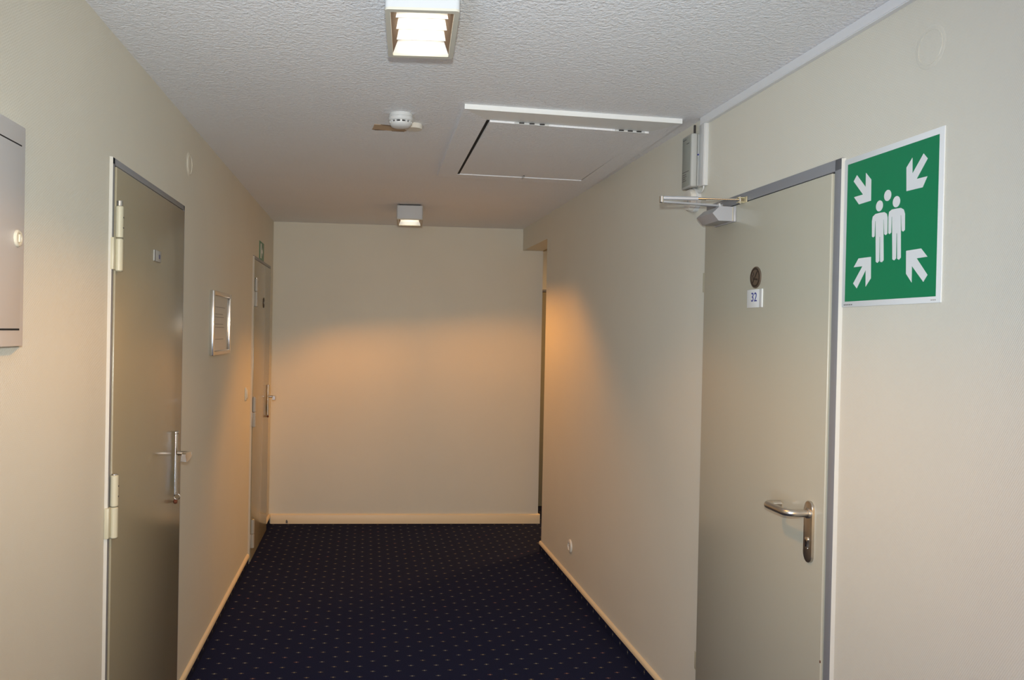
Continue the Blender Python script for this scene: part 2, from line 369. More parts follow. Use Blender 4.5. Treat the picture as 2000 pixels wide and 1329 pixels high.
# left doors: hinge side nearer the photographer, so local x (towards the photographer) runs from lock side to hinge side
def left_hinge(root, x, z0, z1, z2, m, mlow, pin, r=0.0115, part_label=None):
    hg = MB().cyl((x, 0.020, z1 + 0.001), (x, 0.020, z2), r, 20, 0.002).build('hinge', m, root, part_label)
    MB().cyl((x, 0.020, z0), (x, 0.020, z1 - 0.001), r, 20, 0.003).build('lower_knuckle', mlow, hg)
    MB().box(x - 0.002, x + 0.030, 0.001, 0.014, z0 + 0.004, z1, 0.002).build('hinge_plate', mlow, hg)
    MB().cyl((x, 0.020, z2), (x, 0.020, z2 + pin), r * 0.78, 16, 0.001).build('hinge_pin', M['chrome'], hg)
    for zz_ in (z1 + 0.03, z1 + 0.06): MB().cyl((x, 0.030, zz_), (x, 0.0325, zz_), 0.0022, 10).build('hinge_screw', M['black'], hg)
def long_plate_handle(root, x, zs, z0, z1, key):
    """slim vertical plate with end caps, lever pointing to the hinge side, small key ring below"""
    es = MB().tube([(x, 0.018, z0 + 0.004), (x, 0.018, z1 - 0.004)], 0.0095, 16).build('lock_plate', M['chrome'], root, 'slim polished lock plate')
    MB().cyl((x, 0.018, z1 - 0.006), (x, 0.018, z1 + 0.004), 0.0125, 18, 0.002).build('end_cap', M['chrome'], es)
    MB().cyl((x, 0.018, z0 - 0.004), (x, 0.018, z0 + 0.006), 0.0115, 18, 0.002).build('end_cap', M['chrome'], es)
    lv = MB().tube([(x, 0.025, zs), (x, 0.05, zs), (x, 0.056, zs), (x + 0.005, 0.069, zs), (x + 0.016, 0.074, zs)], [0.0085] * 5, 14)
    # flared grip pointing along the door towards the hinges
    bmv = lv.bm
    sec = []
    for k, (dx, a, b) in enumerate(((0.010, 0.008, 0.008), (0.03, 0.010, 0.0105), (0.07, 0.0115, 0.014), (0.112, 0.013, 0.0165), (0.118, 0.011, 0.014))):
        sec.append([bmv.verts.new((x + dx, 0.074 + sx * a * 0.85 * (0.75 if sz > 0 else 1.15), zs + sz * b)) for sx, sz in ((-1, -1), (1, -1), (1, 1), (-1, 1))])
    for p, q in zip(sec, sec[1:]):
        for k in range(4): bmv.faces.new((p[k], p[(k + 1) % 4], q[(k + 1) % 4], q[k]))
    bmv.faces.new(sec[0]); bmv.faces.new(sec[-1])
    lv.build('lever', M['chrome'], root, 'steel lever handle with flared grip')
    if key:
        pts = [(x, 0.026 + 0.011 * math.sin(R(a)), z0 - 0.012 + 0.011 * math.cos(R(a))) for a in range(0, 361, 30)]
        MB().tube(pts, 0.0016, 8).build('key_ring', M['chrome'], es)
    MB().lathe([(0.002, 0), (0.008, 0.004), (0.009, 0.010), (0.006, 0.015), (0, 0.017)], (x, 0.012, z0 - 0.031 if key else z0 - 0.012), (0, 1, 0), 14).build('keyhole_stud', M['rust'], es, 'rusty keyhole stud')

# door 1: near left.  lock side y = 3.335, hinge side y = 2.452
d1 = on_left('door_1', 'near taupe steel door in the left wall with two cream hinges', None, 3.335, 0, kind='structure')
W1 = 0.883
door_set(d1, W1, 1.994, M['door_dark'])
MB().prism([(0, 0), (0.010, 0), (0.016, 2.03), (0, 2.03)][:0] or [(W1 + 0.024, 0.0), (W1 + 0.030, 0.0), (W1 + 0.024, 0.0078)], PLAN, 0.0, 2.018).build('plaster_edge', M['plasteredge'], d1, 'pale plaster bead beside the frame')
left_hinge(d1, W1 - 0.004, 1.690, 1.787, 1.880, M['hinge'], M['hinge'], 0.016, part_label='cream enamelled upper hinge')
left_hinge(d1, W1 + 0.004, 0.912, 1.004, 1.096, M['hinge'], M['hinge'], 0.004, part_label='cream enamelled middle hinge')
left_hinge(d1, W1 + 0.004, 0.12, 0.21, 0.30, M['hinge'], M['hinge'], 0.004, part_label='cream enamelled lower hinge')
long_plate_handle(d1, 0.115, 1.045, 0.889, 1.126, True)
pl = MB().box(0.374, 0.462, 0.011, 0.016, 1.757, 1.795, 0.001).build('door_plaque', M['grey'], d1, 'small metal plaque with a dark mark')
MB().box(0.390, 0.408, 0.016, 0.0166, 1.768, 1.783).build('plaque_mark', M['bluegrey'], pl)
MB().box(0.456, 0.462, 0.0150, 0.0172, 1.757, 1.795).build('plaque_clip', M['greylabel'], pl)

# door 2: far left.  lock side y = 6.255, hinge side y = 5.405
d2 = on_left('door_2', 'far taupe door in the left wall next to the end wall', None, 6.262, 0, kind='structure')
W2 = 0.855
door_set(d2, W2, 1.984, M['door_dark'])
MB().prism([(W2 + 0.024, 0.0), (W2 + 0.040, 0.0), (W2 + 0.024, 0.010)], PLAN, 0.05, 2.004).build('plaster_edge', M['plasteredge'], d2, 'pale plaster bead beside the frame')
left_hinge(d2, W2 - 0.006, 1.676, 1.775, 1.858, M['hinge_grey'], M['hinge_grey'], 0.006, 0.012)
left_hinge(d2, W2 - 0.002, 0.890, 0.988, 1.084, M['hinge_grey'], M['hinge_grey'], 0.003, 0.013)
left_hinge(d2, W2 - 0.02, 0.093, 0.186, 0.280, M['hinge_grey'], M['hinge_grey'], 0.003, 0.013)
long_plate_handle(d2, 0.105, 1.029, 0.893, 1.113, False)
dk = MB().lathe([(0.036, 0), (0.036, 0.003), (0.034, 0.004)], (0.397, 0.012, 1.716), (0, 1, 0), 28).build('door_plaque', M['badgedark'], d2, 'small round dark plaque')
MB().lathe([(0.012, 0), (0.012, 0.0006)], (0.397, 0.016, 1.716), (0, 1, 0), 16).build('plaque_mark', M['metal'], dk)

# door 3: right, number 32.  local x 0 at lock side (near), hinge side away
d3 = on_right('door_3', 'beige steel door number 32 in the right wall with a lever handle', None, 2.164, 0, kind='structure')
W3 = 0.826
door_set(d3, W3, 1.992, M['door'], 0.036, 0.008, 0.014, 0.006)
MB().prism([(-0.036, 0.0), (-0.042, 0.0), (-0.036, 0.0085)], PLAN, 0.0, 2.026).build('plaster_edge', M['plasteredge'], d3, 'pale plaster bead beside the frame')
for z0, z1 in ((1.703, 1.777), (0.258, 0.325)):
    MB().box(W3 + 0.024, W3 + 0.040, -0.001, 0.0015, z0, z1, 0.0006).build('hinge_plate', M['hinge'], d3)
# lock plate, lever, cylinder
pw, zb, zt = 0.0215, 0.893, 1.069
oval = arc(0, zt - pw, pw, 0, 180, 12) + arc(0, zb + pw, pw, 180, 360, 12)
XP = 0.066
es = MB().prism(oval, lambda a, b, d: (XP + a, d, b), 0.0135, 0.022, 0.002).build('lock_plate', M['metal'], d3, 'long oval brushed aluminium lock plate')
lev = [(XP, 0.02, 1.034), (XP, 0.045, 1.034), (XP, 0.058, 1.034)]
lev += [(XP + 0.026 - 0.026 * math.cos(R(a)), 0.058 + 0.026 * math.sin(R(a)), 1.034) for a in range(15, 91, 15)]
lev += [(XP + 0.05, 0.084, 1.034), (XP + 0.085, 0.084, 1.034), (XP + 0.105, 0.084, 1.034)]
lev += [(XP + 0.105 + 0.027 * math.sin(R(a)), 0.057 + 0.027 * math.cos(R(a)), 1.034) for a in range(15, 91, 15)]
lev += [(XP + 0.132, 0.045, 1.034), (XP + 0.132, 0.034, 1.034)]
MB().tube(lev, 0.0108, 20).build('lever', M['metal'], d3, 'rounded brushed aluminium lever handle')
MB().lathe([(0.0145, 0), (0.0145, 0.006), (0.013, 0.007)], (XP, 0.021, 1.034), (0, 1, 0), 24).build('lever_collar', M['metal'], es)
cy = MB().prism(arc(0, 0.959, 0.0075, -50, 230, 14) + [(-0.0042, 0.938), (0.0042, 0.938)], lambda a, b, d: (XP + a, d, b), 0.021, 0.0265, 0.0008).build('lock_cylinder', M['chrome'], es, 'profile lock cylinder')
MB().cyl((XP, 0.0215, 0.933), (XP, 0.0235, 0.933), 0.0028, 10).build('plate_screw', M['chrome'], es)
MB().box(0.0005, 0.0035, 0.0095, 0.0145, 0.63, 0.637).build('paint_chip', M['rust'], d3, 'tiny rusty chip on the door edge')
MB().box(0.0005, 0.003, 0.0095, 0.0145, 0.408, 0.413).build('paint_chip', M['rust'], d3)
# badge and number
BX, BZ = 0.420, 1.731
bd = MB().lathe([(0.0355, 0), (0.0355, 0.003), (0.034, 0.0045), (0.026, 0.0045)], (BX, 0.0135, BZ), (0, 1, 0), 36).build('smoking_badge', M['badge'], d3, 'round bronze no smoking badge')
def ring(mb, c, r1, r0_, y0, y1, seg=36):
    bm = mb.bm; vv = []
    for y in (y0, y1):
        for r in (r0_, r1): vv.append([bm.verts.new((c[0] + r * math.cos(2 * math.pi * i / seg), y, c[1] + r * math.sin(2 * math.pi * i / seg))) for i in range(seg)])
    for i in range(seg):
        j = (i + 1) % seg
        for a, b in ((0, 1), (1, 3), (3, 2), (2, 0)): bm.faces.new((vv[a][i], vv[a][j], vv[b][j], vv[b][i]))
    return mb
ring(MB(), (BX, BZ), 0.0315, 0.0255, 0.0178, 0.0186).build('badge_ring', M['badgedark'], bd)
def strip(p, q, w_):
    (x0, z0), (x1, z1) = p, q; L = math.hypot(x1 - x0, z1 - z0); nx, nz = -(z1 - z0) / L * w_ / 2, (x1 - x0) / L * w_ / 2
    return [(x0 + nx, z0 + nz), (x1 + nx, z1 + nz), (x1 - nx, z1 - nz), (x0 - nx, z0 - nz)]
MB().prism(strip((BX - 0.018, BZ - 0.008), (BX + 0.014, BZ - 0.004), 0.006), FRONT, 0.0178, 0.0186).build('badge_cigarette', M['badgedark'], bd)
MB().prism(strip((BX + 0.018, BZ - 0.020), (BX - 0.016, BZ + 0.021), 0.0045), FRONT, 0.0178, 0.0187).build('badge_bar', M['badgedark'], bd)
MB().tube([(BX + 0.012, 0.0182, BZ), (BX + 0.016, 0.0182, BZ + 0.006), (BX + 0.008, 0.0182, BZ + 0.010), (BX + 0.012, 0.0182, BZ + 0.017)], 0.0012, 6).build('badge_smoke', M['badgedark'], bd)
NX, NZ = 0.4235, 1.662
nb = MB().box(NX - 0.0515, NX + 0.0515, 0.0135, 0.0165, NZ - 0.030, NZ + 0.030, 0.0008).build('number_plate', M['signwhite'], d3, 'white plate with blue number 32')
MB().box(NX - 0.0515, NX - 0.036, 0.016, 0.0182, NZ - 0.030, NZ + 0.030, 0.0008).build('plate_clip', M['white'], nb)
def text_mesh(body, size, m, parent, loc, name, rot):
    cu = bpy.data.curves.new(name, 'FONT'); cu.body = body; cu.size = size; cu.extrude = 0.0004; cu.align_x = 'CENTER'; cu.align_y = 'CENTER'
    o = bpy.data.objects.new(name, cu); col.objects.link(o)
    dg = bpy.context.evaluated_depsgraph_get(); dg.update()
    me = bpy.data.meshes.new_from_object(o.evaluated_get(dg)); bpy.data.objects.remove(o)
    me.materials.clear(); me.materials.append(m); me.name = name
    q = bpy.data.objects.new(name, me); col.objects.link(q); q.parent = parent; q.location = loc; q.rotation_euler = rot
    return q
# text on a right-wall thing reads from the corridor: local x runs away from the photographer, which is to the reader's left
READ = (R(90), 0, R(180))
text_mesh('32', 0.042, M['blue'], nb, (NX + 0.003, 0.0168, NZ + 0.003), 'number', READ)

# door 4: in the lobby behind the end wall
d4 = thing('door_4', 'brownish door in the lobby, a sliver seen through the gap', None, (1.95, YF, 0), ROT_B, kind='structure')
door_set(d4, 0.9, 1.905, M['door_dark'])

# ------------------------------------------------------------------ left wall things
# electrical cabinet
cb = on_left('electrical_cabinet', 'pale grey metal cabinet on the left wall, cut by the picture edge', 'cabinet', 1.83, 1.485)
# local x: 0 at its far edge, positive towards the photographer
MB().prism([(0.0, 0.0), (0.0, 0.006), (0.040, 0.022), (0.58, 0.022), (0.62, 0.006), (0.62, 0.0)], PLAN, 0.0, 0.457).build('cabinet_frame', M['cabinet'], cb)
MB().box(0.060, 0.56, 0.018, 0.0245, 0.036, 0.414, 0.001).build('cabinet_door', M['cabinet'], cb)
MB().box(0.058, 0.562, 0.0215, 0.0226, 0.414, 0.4175).build('door_gap', M['dark'], cb, 'dark gap above the cabinet door')
MB().box(0.058, 0.562, 0.0215, 0.0226, 0.0325, 0.036).build('door_gap', M['dark'], cb, 'dark gap below the cabinet door')
lt = MB().lathe([(0.0175, 0), (0.0175, 0.003), (0.015, 0.006), (0.011, 0.006), (0.010, 0.004), (0, 0.004)], (0.079, 0.0235, 0.222), (0, 1, 0), 32).build('latch', M['ivory'], cb, 'round ivory turn latch')
MB().box(0.076, 0.082, 0.027, 0.0315, 0.214, 0.230, 0.001).build('latch_grip', M['ivory'], lt)
# covered junction box under the wallpaper
def cover(root_fn, y, z, label, rim=0.0012):
    t = root_fn('junction_cover', label, 'cover', y, z)
    MB().lathe([(0.052, 0), (0.050, rim * 1.4), (0.046, rim * 2), (0.020, rim * 2.4), (0, rim * 2.5)], (0, -0.0005, 0), (0, 1, 0), 40).build('papered_disc', M['wall'], t)
    MB().tube([(0.040 * math.cos(R(a)), rim * 2.1, 0.040 * math.sin(R(a))) for a in range(0, 361, 15)], rim, 6).build('raised_rim', M['wall'], t)
cover(on_left, 3.46, 2.205, 'faint round junction cover papered over above the near left door')
cover(on_right, 1.80, 2.215, 'faint round junction cover papered over above the green sign', 0.0005)
# framed notice
pf = on_left('picture_frame', 'silver framed notice hanging between the two left doors', 'picture', 4.445, 1.398)
PW, PH, bw, pd = 0.49, 0.313, 0.026, 0.020
MB().box(0, bw, 0.0, pd, 0, PH, 0.003).build('frame_side', M['chrome'], pf)
MB().box(PW - bw, PW, 0.0, pd, 0, PH, 0.003).build('frame_side', M['chrome'], pf)
MB().box(bw, PW - bw, 0.0, pd, PH - bw * 0.8, PH, 0.003).build('frame_top', M['metal'], pf)
MB().box(bw, PW - bw, 0.0, pd, 0, bw * 0.8, 0.003).build('frame_bottom', M['metal'], pf)
MB().box(bw, PW - bw, 0.001, 0.004, bw * 0.8, PH - bw * 0.8).build('mount', M['paper'], pf)
for k, (zk, x1_) in enumerate(((0.235, 0.36), (0.20, 0.30), (0.185, 0.33), (0.15, 0.31), (0.135, 0.34), (0.075, 0.32))):
    MB().box(PW - x1_ - 0.03, PW - 0.12, 0.004, 0.0045, zk, zk + 0.004).build('printed_line', M['greyink'], pf)
MB().box(bw, PW - bw, 0.009, 0.011, bw * 0.8, PH - bw * 0.8).build('glass_pane', M['glass'], pf)
# light switch
sw = on_left('light_switch', 'cream rocker light switch on the left wall before the far door', 'switch', 5.163, 1.127)
MB().box(-0.04, 0.04, 0, 0.009, -0.04, 0.04, 0.003).build('switch_plate', M['ivory'], sw)
MB().box(-0.028, 0.028, 0.008, 0.014, -0.028, 0.028, 0.002).build('rocker', M['ivory'], sw)
# exit sign
ex = on_left('exit_sign', 'small green exit sign on the left wall above the far door', 'sign', 5.79, 2.07)
MB().box(-0.12, 0.12, 0, 0.003, -0.066, 0.066, 0.001).build('sign_plate', M['exitgreen'], ex)
MB().prism([(0.02, -0.05), (0.02, 0.052), (0.07, 0.052), (0.07, -0.05)], FRONT, 0.003, 0.0036).build('doorway_symbol', M['signwhite'], ex)
MB().prism([(-0.055, 0.0), (-0.025, 0.03), (-0.025, 0.012), (0.008, 0.012), (0.008, -0.012), (-0.025, -0.012), (-0.025, -0.03)], FRONT, 0.003, 0.0036).build('arrow_symbol', M['signwhite'], ex)

# ------------------------------------------------------------------ right wall things
# cable trunking
t1 = thing('cable_trunking', 'long white cable trunking along the top of the right wall under the ceiling', 'trunking', (0, 0, 0))
MB().prism([(xr(Y0) - 0.0003, Y0 + 0.01), (xr(Y0) - 0.015, Y0 + 0.01), (xr(3.055) - 0.015, 3.055), (xr(3.055) - 0.0003, 3.055)], PLAN, 2.345, ZC).build('trunking_base', M['trunk'], t1)
MB().prism([(xr(Y0) - 0.012, Y0), (xr(Y0) - 0.0165, Y0), (xr(3.053) - 0.0165, 3.053), (xr(3.053) - 0.012, 3.053)], PLAN, 2.348, ZC - 0.003).build('trunking_lid', M['trunk'], t1)
t2 = on_right('cable_trunking', 'short vertical white trunking hanging down from the ceiling trunking', 'trunking', 3.008, 2.109)
MB().box(0, 0.050, 0, 0.016, 0, 0.236, 0.0012).build('trunking_base', M['white'], t2)
MB().box(0.003, 0.047, 0.014, 0.018, 0, 0.236, 0.001).build('trunking_lid', M['white'], t2)
# alarm module
am = on_right('alarm_module', 'grey radio alarm box with black antenna beside the vertical trunking', 'alarm box', 3.060, 2.115)
MB().box(0.0, 0.090, 0.0, 0.020, 0.0, 0.200, 0.002).build('back_case', M['grey'], am)
MB().box(-0.002, 0.092, 0.021, 0.046, -0.003, 0.203, 0.006, 3).build('front_cover', M['grey'], am)
lab = MB().box(0.006, 0.084, 0.0455, 0.0466, 0.004, 0.196, 0.0004).build('front_label', M['labelgrey'], am, 'grey label sheet with small print')
for zk, a, b in ((0.186, 0.048, 0.080), (0.168, 0.02, 0.045), (0.060, 0.02, 0.080), (0.050, 0.045, 0.080), (0.042, 0.040, 0.080), (0.034, 0.050, 0.080), (0.026, 0.044, 0.080)):
    MB().box(a, b, 0.0466, 0.0470, zk, zk + 0.0028).build('printed_line', M['greylabel'], lab)
MB().cyl((0.010, 0.030, 0.198), (0.010, 0.030, 0.236), 0.0042, 12, 0.002).build('antenna', M['black'], am, 'short black stub antenna')
MB().cyl((0.0, 0.019, 0.12), (-0.0035, 0.019, 0.12), 0.003, 10).build('status_lamp', M['blue'], am)
# round detector on the wall
wd = on_right('wall_detector', 'round white detector on the right wall below the alarm box', 'detector', 3.112, 2.068)
MB().lathe([(0.047, 0), (0.047, 0.015), (0.044, 0.017)], (0, 0, 0), (0, 1, 0), 36).build('detector_base', M['white'], wd)
MB().lathe([(0.043, 0), (0.043, 0.012), (0.038, 0.020), (0.020, 0.022), (0, 0.022)], (0, 0.0165, 0), (0, 1, 0), 36).build('detector_dome', M['offwhite'], wd)
MB().lathe([(0.006, 0), (0.006, 0.002)], (-0.012, 0.038, -0.008), (0, 1, 0), 14).build('detector_lamp', M['grey'], wd)
cbz = on_right('connecting_cable', 'short white cable from the trunking to the wall detector', 'cable', 3.02, 2.11)
MB().tube([(0.006, 0.008, 0.0), (0.006, 0.008, -0.008), (0.012, 0.009, -0.016), (0.024, 0.009, -0.021), (0.040, 0.009, -0.022), (0.055, 0.009, -0.018)], 0.003, 8).build('cable_sheath', M['white'], cbz)
# door closer
dc = on_right('door_closer', 'silver door closer with folded scissor arm at the top of door 32', 'door closer', 2.745, 1.937)
MB().box(-0.010, 0.150, 0.014, 0.022, -0.003, 0.051, 0.0015).build('mounting_plate', M['silver'], dc)
MB().prism([(0.022, 0.0), (0.073, 0.0), (0.096, 0.026), (0.070, 0.050), (0.022, 0.050)], SIDE, 0.0, 0.135, 0.001).build('closer_body', M['silver'], dc)
MB().prism([(0.0215, 0.001), (0.024, 0.001), (0.024, 0.049), (0.0215, 0.049)], SIDE, -0.0012, 0.0).build('cover_seam', M['brass'], dc)
SX, SO = 0.052, 0.048
MB().cyl((SX, SO, 0.050), (SX, SO, 0.068), 0.0085, 18, 0.001).build('spindle', M['chrome'], dc)
MB().cyl((SX, SO, 0.068), (SX, SO, 0.071), 0.0055, 6).build('spindle_bolt', M['chrome'], dc)
# pivot in local coordinates: world (0.998, 2.745, 2.0)
PX, PO, PZ = 0.003, 0.277, 0.062
def bar(p, q, z0, z1, w0, w1, n=1):
    mb = MB(); d = (Vector(q) - Vector(p)).normalized(); nrm = Vector((-d.y, d.x))
    a = [Vector(p) + nrm * w0 / 2, Vector(q) + nrm * w1 / 2, Vector(q) - nrm * w1 / 2, Vector(p) - nrm * w0 / 2]
    return mb, a
mb, a = bar((SX, SO), (PX, PO), 0, 0, 0.020, 0.016)
mb.hexa([(a[0].x, a[0].y, 0.0560), (a[1].x, a[1].y, PZ - 0.006), (a[2].x, a[2].y, PZ - 0.006), (a[3].x, a[3].y, 0.0560)],
        [(a[0].x, a[0].y, 0.0625), (a[1].x, a[1].y, PZ), (a[2].x, a[2].y, PZ), (a[3].x, a[3].y, 0.0625)]).build('main_arm', M['silver'], dc)
MB().cyl((SX, SO, 0.0545), (SX, SO, 0.064), 0.013, 20, 0.001).build('arm_hub', M['silver'], dc)
MB().cyl((PX, PO, PZ - 0.007), (PX, PO, PZ + 0.017), 0.0085, 18, 0.002).build('pivot', M['chrome'], dc)
# forearm: sleeve, collar and rod to the bracket on the frame
SHX, SHO, SHZ = -0.055, 0.020, 0.064
pv = Vector((PX, PO, PZ + 0.0105)); sh = Vector((SHX, SHO, SHZ + 0.002))
mb = MB(); mb.tube([pv, pv.lerp(sh, 0.46)], 0.0070, 14).build('forearm_sleeve', M['silver'], dc)
MB().tube([pv.lerp(sh, 0.44), pv.lerp(sh, 0.56)], 0.0055, 12).build('forearm_collar', M['chrome'], dc)
MB().tube([pv.lerp(sh, 0.54), sh], 0.0035, 10).build('forearm_rod', M['chrome'], dc)
MB().box(SHX - 0.024, SHX + 0.024, 0.009, 0.013, SHZ - 0.010, SHZ + 0.010, 0.001).build('frame_bracket', M['brass'], dc, 'pale brass bracket on the door frame')
for k in (-0.009, 0.006): MB().box(SHX - 0.009, SHX + 0.009, 0.012, 0.034, SHZ + k, SHZ + k + 0.003, 0.0005).build('bracket_ear', M['brass'], dc)
MB().cyl((SHX, 0.024, SHZ - 0.011), (SHX, 0.024, SHZ + 0.012), 0.004, 12).build('bracket_pin', M['chrome'], dc)
# sign
SIGN = {'arrow1':[(0.1491,0.1372),(0.1352,0.1514),(0.0965,0.1132),(0.0967,0.1503),(0.074,0.1286),(0.0731,0.074),(0.1236,0.0721),(0.1461,0.0948),(0.1072,0.0955)],
'arrow2':[(-0.1209,0.1537),(-0.1351,0.1388),(-0.0988,0.0982),(-0.1356,0.0976),(-0.1202,0.0746),(-0.0636,0.0751),(-0.0615,0.1322),(-0.0821,0.1517),(-0.0835,0.1139)],
'arrow3':[(0.0675,-0.071),(0.1199,-0.0706),(0.1399,-0.0924),(0.1024,-0.0926),(0.1409,-0.1354),(0.1246,-0.1491),(0.088,-0.1034),(0.087,-0.1467),(0.066,-0.1263)],
'arrow4':[(-0.0678,-0.0688),(-0.1203,-0.0683),(-0.1423,-0.0896),(-0.1056,-0.0902),(-0.1438,-0.1317),(-0.1303,-0.1472),(-0.0895,-0.107),(-0.0899,-0.1463),(-0.0693,-0.1241)],
'figure1':[(0.0668,0.0202),(0.0641,0.0314),(0.0534,0.0368),(0.0354,0.0373),(0.0176,0.0366),(0.0081,0.0311),(0.0048,0.0213),(0.0044,-0.0187),(0.0101,-0.0222),(0.0161,-0.0189),(0.0198,0.0177),(0.0211,0.0194),(0.0165,-0.0843),(0.0228,-0.0886),(0.03,-0.0869),(0.033,-0.0241),(0.0348,-0.0227),(0.0337,-0.0847),(0.0407,-0.089),(0.0474,-0.0854),(0.052,0.0183),(0.0539,0.0193),(0.0548,-0.0197),(0.0602,-0.0221),(0.0652,-0.0192)],
'figure2':[(0.0014,0.0227),(-0.0005,0.0344),(-0.0112,0.0388),(-0.0281,0.0385),(-0.0448,0.0378),(-0.0554,0.0322),(-0.0602,0.0214),(-0.0611,-0.0178),(-0.0552,-0.0211),(-0.0496,-0.0179),(-0.0466,0.019),(-0.0449,0.0207),(-0.0488,-0.0833),(-0.0423,-0.0882),(-0.0355,-0.0851),(-0.0327,-0.0231),(-0.0304,-0.0214),(-0.031,-0.0839),(-0.0244,-0.0882),(-0.0175,-0.085),(-0.0125,0.02),(-0.0107,0.021),(-0.0105,-0.0179),(-0.0049,-0.0213),(0.0004,-0.0185)]}
sg = on_right('assembly_point_sign', 'square green assembly point sign with white figures and four arrows', 'sign', 1.93, 1.817)
MB().box(-0.188, 0.1915, 0, 0.003, -0.1972, 0.2026, 0.001).build('sign_plate', M['signwhite'], sg)
MB().box(-0.172, 0.177, 0.003, 0.0034, -0.1825, 0.1868).build('green_field', M['green'], sg)
for k, p in SIGN.items():
    MB().prism(p, FRONT, 0.0033, 0.0038).build('arrow_symbol' if 'arrow' in k else 'figure_symbol', M['signwhite'], sg)
for hx, hz in ((0.038, 0.0551), (0.0065, 0.0765), (-0.0275, 0.0555)):
    MB().lathe([(0.0138, 0), (0.0138, 0.0005)], (hx, 0.0033, hz), (0, 1, 0), 24).build('head_symbol', M['signwhite'], sg)
for k in range(5): MB().box(0.176 - k * 0.008, 0.1815 - k * 0.008, 0.003, 0.0033, -0.1925, -0.1900).build('small_print', M['greylabel'], sg)
for k in range(3): MB().box(-0.160 - k * 0.006, -0.156 - k * 0.006, 0.003, 0.0033, -0.1915, -0.1895).build('small_print', M['greyink'], sg)
# socket
sk = on_right('wall_socket', 'round white wall socket low on the right wall near its far end', 'socket', 4.868, 0.246)
MB().lathe([(0.041, 0), (0.041, 0.004), (0.038, 0.009), (0.030, 0.012), (0.024, 0.012), (0.022, 0.007), (0, 0.007)], (0, 0, 0), (0, 1, 0), 36).build('socket_cover', M['offwhite'], sk)
for k in (-0.0095, 0.0095): MB().cyl((k, 0.007, 0), (k, 0.0076, 0), 0.0028, 10).build('socket_hole', M['black'], sk)
MB().box(-0.004, 0.004, 0.007, 0.014, 0.017, 0.024, 0.001).build('earth_clip', M['metal'], sk)

# ------------------------------------------------------------------ ceiling things
def throw(name, root, energy, color, tilt=0.0, cut=(0.82, 1.60)):
    """the light of a louvre lamp: cut off by its louvres along the corridor and by its side reflectors across it"""
    o = light(name, 'POINT', (0, 0, -0.101), energy, color, shadow_soft_size=0.035)
    o.parent = root; o.rotation_euler = (0, tilt, 0)
    d = o.data; d.use_nodes = True; nt = d.node_tree; em = nt.nodes['Emission']
    tc = nt.nodes.new('ShaderNodeTexCoord'); sp = nt.nodes.new('ShaderNodeSeparateXYZ'); nt.links.new(tc.outputs['Normal'], sp.inputs[0])
    dz = math_node(nt, 'MAXIMUM', math_node(nt, 'MULTIPLY', sp.outputs[2], -1.0), 0.001)
    tx = math_node(nt, 'DIVIDE', math_node(nt, 'ABSOLUTE', sp.outputs[0]), dz); ty = math_node(nt, 'DIVIDE', math_node(nt, 'ABSOLUTE', sp.outputs[1]), dz)
    def fall(t, a, b):
        m = nt.nodes.new('ShaderNodeMapRange'); m.interpolation_type = 'SMOOTHSTEP'
        m.inputs['From Min'].default_value = a; m.inputs['From Max'].default_value = b; m.inputs['To Min'].default_value = 1; m.inputs['To Max'].default_value = 0
        nt.links.new(t, m.inputs['Value']); return m.outputs['Result']
    wing = math_node(nt, 'ADD', 0.62, math_node(nt, 'MULTIPLY', math_node(nt, 'MINIMUM', tx, 1.0), 0.7))
    g = math_node(nt, 'MULTIPLY', math_node(nt, 'MULTIPLY', fall(ty, *cut), fall(tx, 0.82, 1.9)), wing)
    nt.links.new(g, em.inputs['Strength'])
    return o
